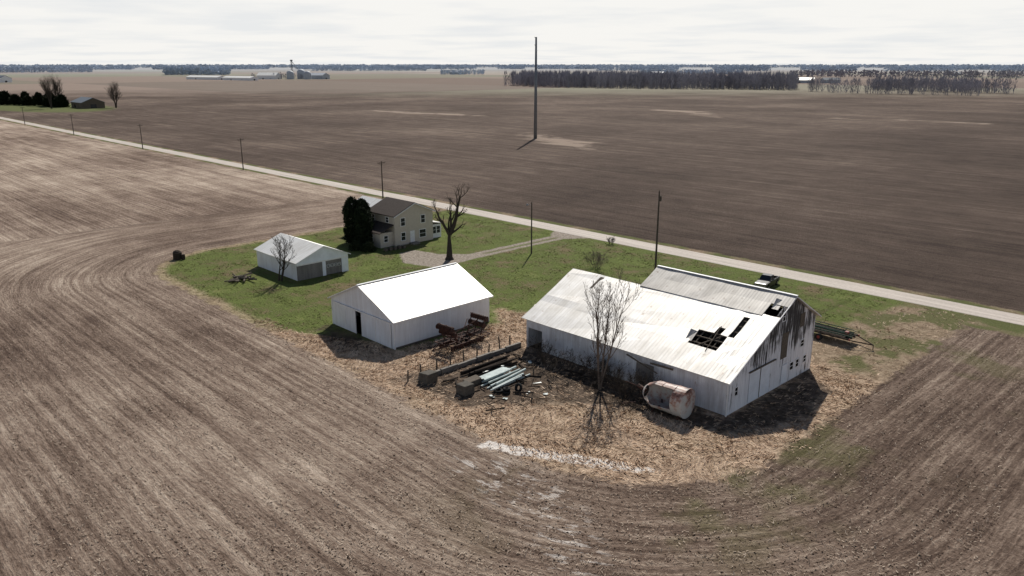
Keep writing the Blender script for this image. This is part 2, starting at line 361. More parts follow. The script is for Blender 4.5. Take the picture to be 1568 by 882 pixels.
# road
rb=MB(); xs=list(np.arange(-1400,140,6.)); prof=[(112.0,.004),(112.15,.05),(114.4,.09),(116.65,.05),(116.8,.004)]
vs=[]
for xx in xs:
    wob=mnoise.noise(Vector((xx*.05,0,0)))*.16+mnoise.noise(Vector((xx*.21,4,0)))*.08
    bend=max(0,-xx-400)*.006
    for k,(yy,zz) in enumerate(prof): vs.append((xx,yy+bend+(wob if k<2 else -wob if k>2 else 0),zz))
fs=[(a*5+k,a*5+k+1,(a+1)*5+k+1,(a+1)*5+k) for a in range(len(xs)-1) for k in range(4)]
rb.add(vs,fs)
def roadmat():
    m=M('chip_seal_road',.85,.25); P=m.pos(); x_,y_,z_=m.sep(P)
    f=m.noise(P,3,5,.7); l=m.noise(m.scale(P,(.05,1.6,1)),1,4,.6)
    c=m.ramp(m.math('ADD',m.math('MULTIPLY',f,.4),m.math('MULTIPLY',l,.6)),[(.38,(.37,.32,.28)),(.6,(.56,.5,.44))])
    m.col(c); m.bump(f,.2,.02); return m.m
rb.obj('road',roadmat())

# ------------------------------------------------------------------ helper: roof grid with holes
def slope_roof(g,name,xs,pr,mat,holes=(),axis='x',th=.06,jit=0,off=(0,0,0)):
    """pr: list of (across,z) profile; xs: stations along axis; holes: set of (i,j) cells left open"""
    mb=MB(); nj=len(pr); vs=[]
    for a in xs:
        for (b,zz) in pr:
            ja=random.uniform(-jit,jit); jb=random.uniform(-jit,jit)*.5
            vs.append((a+ja,b,zz+jb) if axis=='x' else (b,a+ja,zz+jb))
    fs=[(i*nj+j,i*nj+j+1,(i+1)*nj+j+1,(i+1)*nj+j) for i in range(len(xs)-1) for j in range(nj-1) if (i,j) not in holes]
    mb.add(vs,fs); ob=mb.obj(name,mat,g,off)
    so_=ob.modifiers.new('s','SOLIDIFY'); so_.thickness=th; so_.offset=0
    return ob
def frame_window(mf,mgl,plane,a,u0,u1,z0,z1,fw=.09,out=1):
    """window on plane x=a or y=a facing direction out"""
    def bx(mb,p0,p1,q0,q1,d0,d1):
        lo,hi=sorted((a+out*d0,a+out*d1))
        if plane=='x': mb.box(lo,p0,q0,hi,p1,q1)
        else: mb.box(p0,lo,q0,p1,hi,q1)
    bx(mgl,u0,u1,z0,z1,.004,.02)
    bx(mf,u0-fw,u1+fw,z0-fw,z0,.003,.06); bx(mf,u0-fw,u1+fw,z1,z1+fw,.003,.06)
    bx(mf,u0-fw,u0,z0,z1,.003,.06); bx(mf,u1,u1+fw,z0,z1,.003,.06)
    zm=(z0+z1)/2; bx(mf,u0,u1,zm-.03,zm+.03,.022,.045)

# ------------------------------------------------------------------ pole shed (middle)
o=(-77,57,0); g=empty('pole_shed',o)
x0,x1,y0,y1,ze,zr,xr=-83.8,-70.4,49.5,64.4,3.55,6.45,-77.2
mb=MB(); mb.box(x1-.1,y0+.1,.25,x1,y1-.1,ze); mb.box(x0,y0+.1,.25,x0+.1,y1-.1,ze); mb.obj('side_walls',MAT['shed_wall'],g,o)
mb=MB(); 
for yy in (y0,y1-.1):
    if yy==y0:
        mb.box(x0,yy,0,-83,yy+.1,3.1); mb.box(-71,yy,0,x1,yy+.1,3.1)
    else: mb.box(x0,yy,0,x1,yy+.1,3.1)
    mb.prism([(x0,3.1),(x1,3.1),(x1,ze),(xr,zr),(x0,ze)],'y',yy,yy+.1)
mb.obj('gable_walls',MAT['shed_gable'],g,o)
mb=MB(); mb.box(-83,y0-.12,.05,-80.6,y0-.05,3.05); mb.box(-80.58,y0-.12,.05,-78.3,y0-.05,3.05); mb.box(-77.0,y0-.12,.05,-74.1,y0-.05,3.05); mb.box(-74.08,y0-.12,.05,-71.0,y0-.05,3.05)
mb.obj('sliding_doors',MAT['shed_gable'],g,o)
mb=MB(); mb.box(-83.2,y0-.2,3.06,-70.8,y0-.04,3.2)
for xx in (-80.6,-78.35,-77.0,-74.1,-71.05): mb.box(xx-.05,y0-.16,.05,xx+.05,y0-.125,3.04)
mb.box(x0-.05,y0-.06,0,x0+.12,y0-.003,ze-.05); mb.box(x1-.12,y0-.06,0,x1+.05,y0-.003,ze-.05)
mb.obj('door_track_and_trim',MAT['white'],g,o)
mb=MB(); mb.box(x1-.06,y0+.1,0,x1-.02,y1,.24); mb.box(x0+.02,y0+.1,0,x0+.06,y1,.24); mb.obj('base_board',MAT['wood'],g,o)
mb=MB(); mb.box(x0+.2,y0+.2,.02,x1-.2,y1-.2,.05); mb.obj('floor',MAT['dark'],g,o)
slope_roof(g,'roof',[y0-.35+i*(y1-y0+.7)/10 for i in range(11)],[(x0-.35,ze-.11),(x0+2.8,4.84),(xr,zr+.05),(x1-2.8,4.84),(x1+.35,ze-.11)],MAT['shed_roof'],axis='y',off=o,jit=.015)
mb=MB(); 
for a,b in (((x0-.36,ze-.2),(xr,zr-.03)),((xr,zr-.03),(x1+.36,ze-.2))):
    for yy in(y0-.39,y1+.35): mb.prism([a,b,(b[0],b[1]+.13),(a[0],a[1]+.13)],'y',yy,yy+.04)
mb.box(xr-.18,y0-.3,zr+.06,xr+.18,y1+.3,zr+.12)
mb.box(x1+.36,y0-.35,ze-.24,x1+.42,y1+.35,ze-.08)
mb.obj('roof_trim',MAT['white'],g,o)

# ------------------------------------------------------------------ garage
o=(-111,61,0); g=empty('garage',o)
x0,x1,y0,y1,ze,zr,yr=-118.2,-105.2,56.5,65.6,2.9,4.75,61.2
mb=MB(); mb.box(x0+.1,y0,0,x1-.1,y0+.1,ze); mb.box(x0+.1,y1-.1,0,x1-.1,y1,ze); mb.obj('side_walls',MAT['shed_gable'],g,o)
mb=MB(); mb.box(x1-.1,y0,0,x1,60.9,2.35); mb.obj('plank_wall',MAT['greywood'],g,o)
mb=MB(); mb.box(x1-.1,60.9,0,x1,61.5,2.35); mb.box(x1-.1,64.4,0,x1,y1,2.35); mb.prism([(y0,2.35),(y1,2.35),(y1,ze),(yr,zr),(y0,ze)],'x',x1-.1,x1)
mb.box(x0,y0,0,x0+.1,y1,2.35); mb.prism([(y0,2.35),(y1,2.35),(y1,ze),(yr,zr),(y0,ze)],'x',x0,x0+.1)
mb.obj('gable_walls',MAT['whitedoor'],g,o)
mb=MB(); 
for k in range(4): mb.box(x1-.12,61.52,.04+k*.57,x1-.07,64.38,.58+k*.57)
mb.obj('garage_door',MAT['greywood'],g,o)
mf,ml=MB(),MB()
for k in range(4): frame_window(mf,ml,'x',x1-.07,61.75+k*.66,62.2+k*.66,1.25,1.6,.04)
mf.obj('door_window_frames',MAT['white'],g,o); ml.obj('door_windows',MAT['glass'],g,o)
slope_roof(g,'roof',[x0-.3+i*(x1-x0+.6)/8 for i in range(9)],[(y0-.35,ze-.1),(yr,zr+.05),(y1+.35,ze-.1)],MAT['garroof'],off=o,jit=.02)
mb=MB()
for a,b in (((y0-.36,ze-.2),(yr,zr-.03)),((yr,zr-.03),(y1+.36,ze-.2))): mb.prism([a,b,(b[0],b[1]+.14),(a[0],a[1]+.14)],'x',x1+.3,x1+.35)
mb.box(x1+.002,y0,2.3,x1+.03,y1,2.5)
mb.obj('fascia',MAT['white'],g,o)

# ------------------------------------------------------------------ big barn
o=(-47,69,0); g=empty('barn',o)
xL,xM,xR=-60.5,-50.3,-34.1; yF,yW,yR_,yB=61.2,69.7,72.8,78.6; zF,zW,zR,zB=3.7,7.85,9.5,6.1
def zs(yy): return zF+(yy-yF)*(zW-zF)/(yW-yF)
mb=MB(); mb.box(xL,yF,2.5,-58.0,yF+.12,zF); mb.box(xL,yF,0,-60.2,yF+.12,2.5); mb.box(-58,yF,.1,-44.6,yF+.12,zF); mb.box(-44.6,yF,2.7,-42.4,yF+.12,zF);mb.box(-42.4,yF,.1,xR,yF+.12,zF)
mb.obj('front_wall',MAT['barn_wall'],g,o)
mb=MB(); mb.box(-44.6,yF+.02,.05,-42.4,yF+.1,2.7); mb.obj('front_door',MAT['greywood'],g,o)
mb=MB(); mb.prism([(yF+.12,0),(yB,0),(yB,zB),(yR_,zR),(yW,zW),(yF+.12,zF)],'x',xR-.12,xR); mb.obj('gable_wall',MAT['peel'],g,o)
mb=MB(); mb.prism([(yF+.12,0),(76.4,0),(76.4,4.9),(yW,zW),(yF+.12,zF)],'x',xL,xL+.12); mb.box(xL+.12,76.3,0,xM,76.4,4.9)
mb.prism([(yF+.2,0),(yB,0),(yB,zB),(yR_,zR),(yW,zW),(yF+.2,zF)],'x',xM,xM+.12); mb.box(xM+.12,yB-.12,0,xR-.12,yB,zB); mb.obj('rear_walls',MAT['peel'],g,o)
# near slope, with storm holes
xs=[-60.9,-56.3,-55.7,-50.3,-45,-40.4,-39.6,-38.7,-37.9,-37.1,-36.4,-35.3,-34.6,-33.7]
ys=[yF-.4,62.6,63.9,64.9,65.9,66.8,68.8,yW]
pr=[(yy,zs(yy)+.06) for yy in ys]
hol={(5,2),(6,2),(7,2),(8,2),(6,3),(7,3),(8,3),(7,4),(5,3),(9,4),(9,5)}
slope_roof(g,'near_roof',xs,pr,MAT['barn_roof'],hol,off=o,jit=.07)
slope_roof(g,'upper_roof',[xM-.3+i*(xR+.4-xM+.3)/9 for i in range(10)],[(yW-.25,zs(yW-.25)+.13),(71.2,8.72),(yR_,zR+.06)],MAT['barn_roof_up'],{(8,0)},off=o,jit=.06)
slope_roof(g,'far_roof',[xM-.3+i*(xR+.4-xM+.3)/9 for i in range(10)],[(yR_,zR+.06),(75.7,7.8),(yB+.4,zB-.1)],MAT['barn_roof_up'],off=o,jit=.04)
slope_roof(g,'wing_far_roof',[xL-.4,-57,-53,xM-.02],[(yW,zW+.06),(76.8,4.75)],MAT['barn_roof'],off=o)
mb=MB(); mb.add([(-56.3,67.4,zs(67.4)+.1),(-55.7,67.4,zs(67.4)+.1),(-55.7,69.4,zs(69.4)+.1),(-56.3,69.4,zs(69.4)+.1)],[(0,1,2,3)]); mb.obj('skylight_strip',MAT['wood'],g,o)
mb=MB()   # rafters and purlins seen through the holes
for i in range(26):
    xx=-59.9+i*1.0; 
    if xx>xR-.3: break
    a=(xx,yF+.2,zs(yF+.2)-.22); b=(xx,yW,zW-.22); mb.tube(a,b,.07,.07,4)
for yy in np.arange(62,69.5,.8): mb.box(-59,yy,zs(yy)-.13,xR-.2,yy+.1,zs(yy)-.03)
mb.tube((-39.6,63.8,zs(63.8)),(-37.2,66.6,zs(66.6)-.1),.06,.06,4); mb.tube((-38.1,63.5,zs(63.5)+.1),(-38.5,66.9,zs(66.9)+.1),.05,.05,4)
mb.obj('rafters',MAT['wood'],g,o)
mb=MB()  # curled torn roofing sheets
for (a,b,c_,dz) in ((-40.9,64.2,.5,.3),(-35.2,70.6,.6,.3)):
    zz=zs(b)+.1; mb.add([(a,b,zz),(a+.7,b,zz),(a+.6,b+1.3,zz+.6+dz*.3),(a-.1,b+1.1,zz+.55+dz)],[(0,1,2,3)])
mb.obj('torn_sheets',MAT['barn_roof_up'],g,o)
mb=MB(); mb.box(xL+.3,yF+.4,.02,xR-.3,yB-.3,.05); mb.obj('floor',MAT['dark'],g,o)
mb=MB() # white trim
mb.box(xM-.35,yR_-.16,zR+.08,xR+.45,yR_+.16,zR+.14)
mb.tube((xR+.43,yF-.4,zs(yF-.4)),(xR+.43,yR_,zR),.06,.06,4); mb.tube((xR+.43,yR_,zR),(xR+.43,yB+.4,zB-.1),.06,.06,4)
mb.box(xR+.003,yF,0,xR+.06,yF+.2,zF); mb.obj('trim',MAT['white'],g,o)
# gable doors and windows
mb=MB(); mb.box(xR+.03,65.2,.15,xR+.1,69.2,3.3); mb.box(xR+.03,71.8,.2,xR+.09,72.9,2.2); mb.obj('gable_doors',MAT['whitedoor'],g,o)
mb=MB(); mb.box(xR+.03,65.0,3.32,xR+.16,70.2,3.44); mb.box(xR+.11,67.15,.15,xR+.13,67.25,3.3); mb.box(xR+.005,71.3,3.0,xR+.04,72.6,5.8); mb.box(xR+.005,75.0,5.6,xR+.03,76,7.1); mb.obj('dark_boards',MAT['wood'],g,o)
mf,ml=MB(),MB()
for (a,b,c_,dd) in ((62.6,63.1,1.7,2.5),(73.6,74.3,1.2,2.0),(74.9,75.5,1.2,2.0),(76.6,77.2,1.3,2.0),(75.6,76.3,3.3,4.0),(71.0,71.5,7.2,8.1)):
    frame_window(mf,ml,'x',xR,a,b,c_,dd,.08)
mf.obj('window_frames',MAT['white'],g,o); ml.obj('windows',MAT['dark'],g,o)
# lean-to on the far left, collapsed eave boards in front
mb=MB(); mb.prism([(66,0),(69.6,0),(69.6,4.1),(66,3.3)],'x',-63.4,xL-.02); mb.obj('lean_to_walls',MAT['barn_wall'],g,o)
mb=MB(); mb.prism([(65.7,3.35),(69.9,4.25),(69.9,4.33),(65.7,3.43)],'x',-63.7,xL-.02); mb.obj('lean_to_roof',MAT['barn_roof'],g,o)
mb=MB(); mb.tube((-45.5,yF-.5,3.3),(-41.5,yF-.7,2.4),.09,.07,5); mb.tube((-42.6,yF-.35,3.1),(-39.9,yF-.4,3.2),.1,.1,5); mb.tube((-44,yF-.6,1.2),(-41,yF-1.6,.7),.07,.06,5); mb.obj('fallen_eave_beams',MAT['wood'],g,o)

# ------------------------------------------------------------------ house
o=(-119,85,0); g=empty('farmhouse',o)
S=MAT['siding']
mb=MB(); yA,yB2,yr=81.2,90.0,85.6
mb.prism([(yA,0),(yB2,0),(yB2,5.6),(yr,7.5),(yA,5.6)],'x',-122,-114)
mb.prism([(82.4,0),(89.2,0),(89.2,5.0),(85.8,6.7),(82.4,5.0)],'x',-130.5,-122.01)
mb.box(-120.5,78.4,0,-114.6,81.19,2.7)
mb.obj('walls',S,g,o)
def gable(x0,x1,ya,yb,ze,yr,zr,oh=.4,th=.14):
    mb=MB(); k=(zr-ze)/(yr-ya); k2=(zr-ze)/(yb-yr)
    mb.prism([(ya-oh,ze-oh*k+.02),(yr,zr+.02),(yr,zr+.02+th),(ya-oh,ze-oh*k+.02+th)],'x',x0,x1)
    mb.prism([(yb+oh,ze-oh*k2+.02),(yr+.001,zr+.02),(yr+.001,zr+.02+th),(yb+oh,ze-oh*k2+.02+th)],'x',x0,x1); return mb
gable(-122.4,-113.6,yA,yB2,5.6,yr,7.5).obj('main_roof',MAT['shingle'],g,o)
gable(-130.9,-122.42,82.4,89.2,5.0,85.8,6.7).obj('wing_roof',MAT['garroof'],g,o)
mb=MB(); mb.prism([(78.0,2.65),(81.19,3.9),(81.19,4.02),(78.0,2.78)],'x',-120.9,-114.2); mb.obj('porch_roof',MAT['shingle'],g,o)
mb=MB(); mb.box(-118,90.01,0,-114.8,92.6,2.6); mb.obj('sunroom',MAT['white'],g,o)
mb=MB(); mb.prism([(90.01,3.2),(92.9,2.6),(92.9,2.72),(90.01,3.32)],'x',-118.3,-114.5); mb.obj('sunroom_roof',MAT['lightroof'],g,o)
mf,ml=MB(),MB()
for (a,b,c_,dd) in ((82.6,83.5,3.6,5.0),(87.2,88.1,3.6,5.0),(82.6,83.5,.9,2.3),(86.8,88.2,.9,2.3)): frame_window(mf,ml,'x',-114,a,b,c_,dd,.1)
for (a,b) in ((90.4,91.3),(91.5,92.3)): frame_window(mf,ml,'x',-114.8,a,b,.9,2.2,.06)
frame_window(mf,ml,'x',-114.6,79.2,80.0,1.0,2.1,.08)
for (a,b,c_,dd) in ((-121,-120.2,3.9,5.1),(-116.6,-115.8,4.2,5.1)): frame_window(mf,ml,'y',yA,a,b,c_,dd,.1,-1)
for (a,b) in ((-119.6,-118.8),(-117.8,-116.9)): frame_window(mf,ml,'y',78.4,a,b,1,2.2,.08,-1)
mf.obj('window_frames',MAT['white'],g,o); ml.obj('windows',MAT['glass'],g,o)
mb=MB(); mb.box(-113.99,84.6,.3,-113.93,85.6,2.4); mb.obj('front_door',MAT['white'],g,o)
mb=MB(); mb.box(-113.9,84.3,0,-112.7,85.9,.28); mb.obj('door_step',MAT['concrete'],g,o)
mb=MB(); 
for a,b in(((yA-.42,5.3),(yr,7.38)),((yr,7.38),(yB2+.42,5.3))): mb.prism([a,b,(b[0],b[1]+.16),(a[0],a[1]+.16)],'x',-113.6,-113.54)
mb.obj('barge_boards',MAT['white'],g,o)

# ------------------------------------------------------------------ trees
def grow(mb,p,d,L,r,lev,segs=4,up=.12,wig=.22,nch=2,ratio=.62,ang=(.5,1.0),sides=6):
    d=d.normalized(); pts=[]; p=Vector(p)
    for i in range(segs):
        ra=r*(1-.16*i*4/segs) ; rb_=r*(1-.16*(i+1)*4/segs)
        q=p+d*(L/segs); mb.tube(p,q,max(ra,.012),max(rb_,.01),max(3,sides),False)
        pts.append((q,d.copy(),rb_)); p=q
        d=(d+Vector((random.uniform(-wig,wig),random.uniform(-wig,wig),random.uniform(-wig,wig)+up))).normalized()
    if lev<=0: return
    for k,(q,dd,rr) in enumerate(pts):
        if k==0 and lev>1: continue
        n=nch if k<segs-1 else nch+1
        for _ in range(n if random.random()<.85 else n-1):
            ax=Vector((random.gauss(0,1),random.gauss(0,1),random.gauss(0,.6))); ax=(ax-ax.dot(dd)*dd)
            if ax.length<.01: continue
            a=random.uniform(*ang); nd=dd*math.cos(a)+ax.normalized()*math.sin(a)
            grow(mb,q,nd,L*ratio*random.uniform(.7,1.1),max(rr*.6,.012),lev-1,segs if lev>2 else 3,up,wig,nch,ratio,ang,max(3,sides-1))
random.seed(21)
mb=MB(); b=Vector((-99.6,82.0,0))
mb.tube(b+Vector((0,0,-.05)),b+Vector((0,0,.5)),.85,.55,10,False)
grow(mb,b+Vector((0,0,.4)),Vector((.02,.02,1)),4.2,.55,0,4,.1,.06,0,sides=10)
tp=b+Vector((.05,.05,4.3))
for d_,L,r in ((Vector((.3,.42,1)),6.6,.4),(Vector((-.4,-.35,1)),4.6,.3),(Vector((.05,-.5,.75)),3.0,.24),(Vector((.55,.5,.55)),2.8,.24),(Vector((.15,.2,1.)),4.6,.26),(Vector((-.3,.1,.9)),3.6,.2)):
    grow(mb,tp,d_,L,r,3,4,.16,.2,2 if L>4.5 else 1,.36,(.4,.95),6)
mb.obj('bare_tree',MAT['bark'],None,tuple(b),recalc=False,smooth=True)
def baretree(loc,h,r,seed,lev=3,mat='barklight',nch=2,stems=1,ratio=.42,ang=(.35,.8),sp_=.3):
    random.seed(seed); mb=MB(); b=Vector(loc)
    for k in range(stems):
        dv=Vector((random.uniform(-sp_,sp_),random.uniform(-sp_,sp_),1)) if stems>1 else Vector((0,0,1))
        grow(mb,b+Vector((random.uniform(-.2,.2)*(stems>1),random.uniform(-.2,.2)*(stems>1),-.05)),dv,h*.8,r,lev,5,.2,.08,nch,ratio,ang,6)
    mb.obj('bare_tree',MAT[mat],None,tuple(b),recalc=False)
baretree((-46.4,57.6,0),10.4,.12,3,3,nch=2,stems=4,ratio=.36,ang=(.3,.7),sp_=.2)
baretree((-107.2,54.6,0),5.8,.14,5,3,'bark',nch=2,stems=3)
baretree((-643,206,0),14,.6,9,3,'bark',nch=3,stems=2,ratio=.5)
baretree((-665,168,0),17,.6,12,3,'bark',nch=3,stems=2,ratio=.5)
baretree((-710,185,0),17,.6,13,3,'bark',nch=3,stems=2,ratio=.5)
def shrub(loc,h,w_,seed,mat='bark',stems=14):
    random.seed(seed); mb=MB(); b=Vector(loc)
    for k in range(stems):
        a=random.uniform(0,6.28); s_=random.uniform(.1,1)*w_
        grow(mb,b+Vector((math.cos(a)*s_*.4,math.sin(a)*s_*.4,0)),Vector((math.cos(a)*.5,math.sin(a)*.5,1)),h*random.uniform(.6,1),.03,2,4,.1,.3,2,.5,(.4,1.),3)
    mb.obj('bare_shrub',MAT[mat],None,tuple(b),recalc=False)
shrub((-78.5,95.4,0),2.2,2.4,4,'barklight',18); shrub((-87.7,110.9,0),1.0,1.2,5)
for k,(a,b_) in enumerate([(-46.5,59.8),(-48.5,59.6),(-50.6,58.8),(-44.2,59),(-43,57.2),(-53.5,57.8),(-47.5,57.5),(-56,59.4),(-41.8,59.6)]): shrub((a,b_,0),2.0,1.5,30+k,'bark',10)

def leafmass(cx,cy,n,rfun,hz,mat,name,size=.28,trunk=.25):
    """column/dome of foliage from small leaf-clump faces around a trunk"""
    zz=rng.random(n)*hz; rr=np.array([rfun(q/hz) for q in zz])*(.55+.5*rng.random(n)**.5)
    a=rng.random(n)*2*np.pi; lump=1+.16*np.sin(3*a+zz*1.3)+.1*np.sin(5*a-zz*2.1); rr*=lump
    c=np.stack([cx+rr*np.cos(a),cy+rr*np.sin(a),zz+.1],1)
    V=np.repeat(c,3,0)+rng.normal(0,size,(n*3,3)); 
    F=np.arange(n*3).reshape(n,3)
    mb=MB(); mb.tube((cx,cy,0),(cx,cy,hz*.85),trunk,.04,8,False)
    e=empty(name,(cx,cy,0)); ob=npmesh('foliage',V-np.array([cx,cy,0]),F,mat); ob.parent=e
    mb.obj('trunk',MAT['bark'],e,(cx,cy,0)); return e
cyp=lambda q: 1.35*(min(1,q*6+.55))*(1 if q<.6 else max(0.05,math.sqrt(max(0,1-((q-.6)/.4)**2))))
for (a,b_,hz) in ((-122.3,77.6,8.3),(-121.2,79.0,7.9),(-118.9,78.0,8.0),(-117.6,76.9,7.3)): leafmass(a,b_,5200,cyp,hz,MAT['cypress'],'cypress_tree',.17)
dome=lambda q: 1.2*math.sqrt(max(0,1-q*q))
for (a,b_) in ((-116.5,74.6),(-114.3,75.6)): leafmass(a,b_,1600,dome,1.5,MAT['shrub'],'evergreen_shrub',.12,.08)

def treemass(name,pts,h,mat,wid=.6,per=26,crown=3.2,conif=False):
    """distant wood: each tree a thin trunk plus rising twig slivers"""
    n=len(pts); P=np.array(pts,float); H=h*(.72+.36*rng.random(n))
    base=np.repeat(P,per,0); HH=np.repeat(H,per); m_=n*per
    tz=rng.random(m_)**.7 if not conif else rng.random(m_)
    if conif: rad=crown*np.sqrt(np.clip(1-tz**2,0,1))*(.4+.6*rng.random(m_))
    else: rad=crown*np.sin(np.pi*np.clip(tz*.82+.1,0,1))*rng.random(m_)**.5
    a=rng.random(m_)*2*np.pi
    lo=np.stack([base[:,0]+rad*.6*np.cos(a),base[:,1]+rad*.6*np.sin(a),HH*tz*.86],1)
    L=HH*.16*(.6+rng.random(m_)); 
    hi=lo+np.stack([rad*.45*np.cos(a),rad*.45*np.sin(a),L],1)
    b=rng.random(m_)*2*np.pi; wv=np.stack([np.cos(b),np.sin(b),np.zeros(m_)],1)*(wid*(.4+rng.random(m_)))[:,None]
    V=np.stack([lo-wv,lo+wv,hi],1).reshape(-1,3)
    tw=.3 if h>8 else .1
    b=rng.random(n)*np.pi; wv=np.stack([np.cos(b),np.sin(b),np.zeros(n)],1)*tw
    q=np.concatenate([P,np.zeros((n,1))],1); tp_=q.copy(); tp_[:,2]=H*.8
    V2=np.stack([q-wv,q+wv,tp_],1).reshape(-1,3)
    V=np.concatenate([V,V2]); F=np.arange(len(V)).reshape(-1,3)
    return npmesh(name,V,F,mat)
def fill(P,n):
    P=np.array(P,float); lo,hi=P.min(0),P.max(0); out=[]
    while len(out)<n:
        q=lo+rng.random((n*2,2))*(hi-lo); k=poly_sdf(q[:,0],q[:,1],[tuple(r) for r in P])<0; out+=list(map(tuple,q[k]))
    return out[:n]
treemass('woodlot',fill([(-898,856),(-772,836),(-649,877),(-552,937),(-482,970),(-520,1060),(-640,1010),(-800,960),(-930,930)],1700),22,MAT['woods'],.3,50,3.8)
treemass('tree_line',fill([(-448,934),(-384,908),(-258,928),(-258,936),(-384,918),(-448,944)],75),17,MAT['woods'],.22,70,5.5)
treemass('woodlot',fill([(-420,1050),(-300,1010),(-240,1010),(-300,1080),(-430,1110)],220),18,MAT['woods'],.3,50,3.8)
treemass('evergreen_row',[(-764+i*9+random.uniform(-3,3),155+i*3.6+random.uniform(-5,5)) for i in range(9)]+[(-705+i*6,176+random.uniform(-4,4)) for i in range(5)],10.5,MAT['cypress'],1.1,420,6.0,True)
def pol(az,dist):  # azimuth in degrees right of the viewing axis
    a=math.radians(az); X_=dist*math.sin(a); Y_=dist*math.cos(a)
    return (.697*X_-.717*Y_,.717*X_+.697*Y_)
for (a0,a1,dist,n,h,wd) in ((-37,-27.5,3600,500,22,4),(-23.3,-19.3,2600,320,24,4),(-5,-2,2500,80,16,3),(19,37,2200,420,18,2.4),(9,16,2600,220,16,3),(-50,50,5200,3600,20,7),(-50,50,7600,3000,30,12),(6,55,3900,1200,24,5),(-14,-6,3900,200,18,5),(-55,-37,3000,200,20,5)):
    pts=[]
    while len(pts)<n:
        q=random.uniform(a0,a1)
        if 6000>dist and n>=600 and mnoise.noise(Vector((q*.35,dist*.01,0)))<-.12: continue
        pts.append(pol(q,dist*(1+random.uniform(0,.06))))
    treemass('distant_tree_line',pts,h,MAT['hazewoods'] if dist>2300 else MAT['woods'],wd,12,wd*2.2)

# ------------------------------------------------------------------ poles
def utility_pole(x_,y_,h,arm=True,r=.15):
    o=(x_,y_,0); mb=MB(); mb.tube((0,0,-.1),(0,0,h),r,r*.6,10)
    if arm:
        mb.box(-.06,-1.1,h-.55,.06,1.1,h-.42)
        for yy in(-1,-.5,.5,1): mb.tube((0,yy,h-.42),(0,yy,h-.25),.05,.04,6)
        mb.tube((0,0,h-1.2),(0,.7,h-.55),.025,.025,4); mb.tube((0,0,h-1.2),(0,-.7,h-.55),.025,.025,4)
    else:
        mb.tube((.25,0,h-1.5),(.25,0,h-.7),.2,.2,10); mb.tube((0,0,h-.1),(0,0,h+.15),.05,.05,6)
    ob=mb.obj('utility_pole',MAT['pole']); ob.location=o
for a,b_,h,arm in ((-70.1,100.1,13.0,False),(-159.4,110.4,9.2,True),(-234.8,110.4,9.8,True),(-320.8,110.6,9.6,True),(-409.5,111,9.6,True),(-497,111.2,9.6,True),(-585,111.4,9.6,True)): utility_pole(a,b_,h,arm,.18)
g=empty('yard_light_pole',(-92.9,95.1,0)); mb=MB(); mb.tube((0,0,-.1),(0,0,9.1),.14,.09,8); mb.obj('post',MAT['pole'],g)
mb=MB(); mb.tube((0,0,8.6),(0,-1.1,8.9),.03,.03,6); mb.tube((0,-1.1,8.95),(0,-1.1,8.7),.1,.22,10); mb.obj('lamp_arm',MAT['steel'],g)
g=empty('transmission_pole',(-245.3,253.1,0)); mb=MB(); mb.tube((0,0,-.1),(0,0,43.2),.8,.4,14); mb.obj('steel_shaft',MAT['steel'],g,smooth=True)
mb=MB(); 
for zz in (42.6,39.5): mb.tube((0,0,zz),(.5,-1.6,zz+.5),.14,.08,6)
mb.tube((0,0,37.5),(-.4,1.5,38.0),.14,.08,6)
mb.obj('davit_arms',MAT['steel'],g)

# ------------------------------------------------------------------ pickup truck (local: front toward -y)
g=empty('pickup_truck',(-53.6,105.2,0),math.radians(8))
def carbody():
    mb=MB(); W=.95
    def arch(cy,r=.46,z0=.42):
        return [(cy+math.cos(t_)*r,z0+.02+math.sin(t_)*r) for t_ in [math.pi*k/6 for k in range(0,7)]]
    prof=[(2.8,.5),(2.8,1.12),(2.75,1.18),(.75,1.18),(.7,1.14),(-1.1,1.14),(-2.55,1.05),(-2.78,.92),(-2.8,.5)]
    fr=arch(-1.85); rr=arch(1.75)
    prof+= fr[::-1]+[(-1.2,.36),(1.2,.36)]+rr[::-1]
    mb.prism(prof,'x',-W,-W+.12); mb.prism(prof,'x',W-.12,W)
    mb.box(-W+.121,-2.72,.55,W-.121,-1.1,1.03); mb.prism([(-2.7,1.03),(-1.1,1.03),(-1.1,1.17),(-2.5,1.09)],'x',-W+.121,W-.121)
    mb.box(-W+.121,-1.099,.5,W-.121,.75,1.13); mb.box(-W+.121,.751,.5,W-.121,2.74,.62); mb.box(-W+.121,2.741,.5,W-.121,2.8,1.15)
    return mb
carbody().obj('body',MAT['black'],g,bevel=.03)
mb=MB(); a=[(-1.05,1.15),(.72,1.15),(.6,1.78),(-.35,1.8)]
v=[]
for p_,x_ in ((a[0],.84),(a[1],.84),(a[2],.7),(a[3],.7)): v+=[(-x_,p_[0],p_[1]),(x_,p_[0],p_[1])]
mb.add(v,[(0,1,7,6),(2,4,5,3),(0,6,4,2),(1,3,5,7),(6,7,5,4),(0,2,3,1)]); mb.obj('cab_glass',MAT['glass'],g)
mb=MB(); mb.box(-.71,-.36,1.79,.71,.62,1.85)
for sx in(-1,1):
    for (p,q) in (((.85,-1.06,1.15),(.71,-.36,1.8)),((.85,.72,1.15),(.71,.6,1.8)),((.85,-.15,1.15),(.71,.1,1.8))): mb.tube((sx*p[0],p[1],p[2]),(sx*q[0],q[1],q[2]),.045,.04,5)
    mb.box(sx*1.0-.08,-.95,1.15,sx*1.0+.08,-.85,1.32)
mb.obj('cab_roof_pillars_mirrors',MAT['black'],g,bevel=.02)
mb=MB()
for sx in(-.88,.88):
    for yy in(-1.85,1.75): mb.tube((sx-.13,yy,.39),(sx+.13,yy,.39),.39,.39,20)
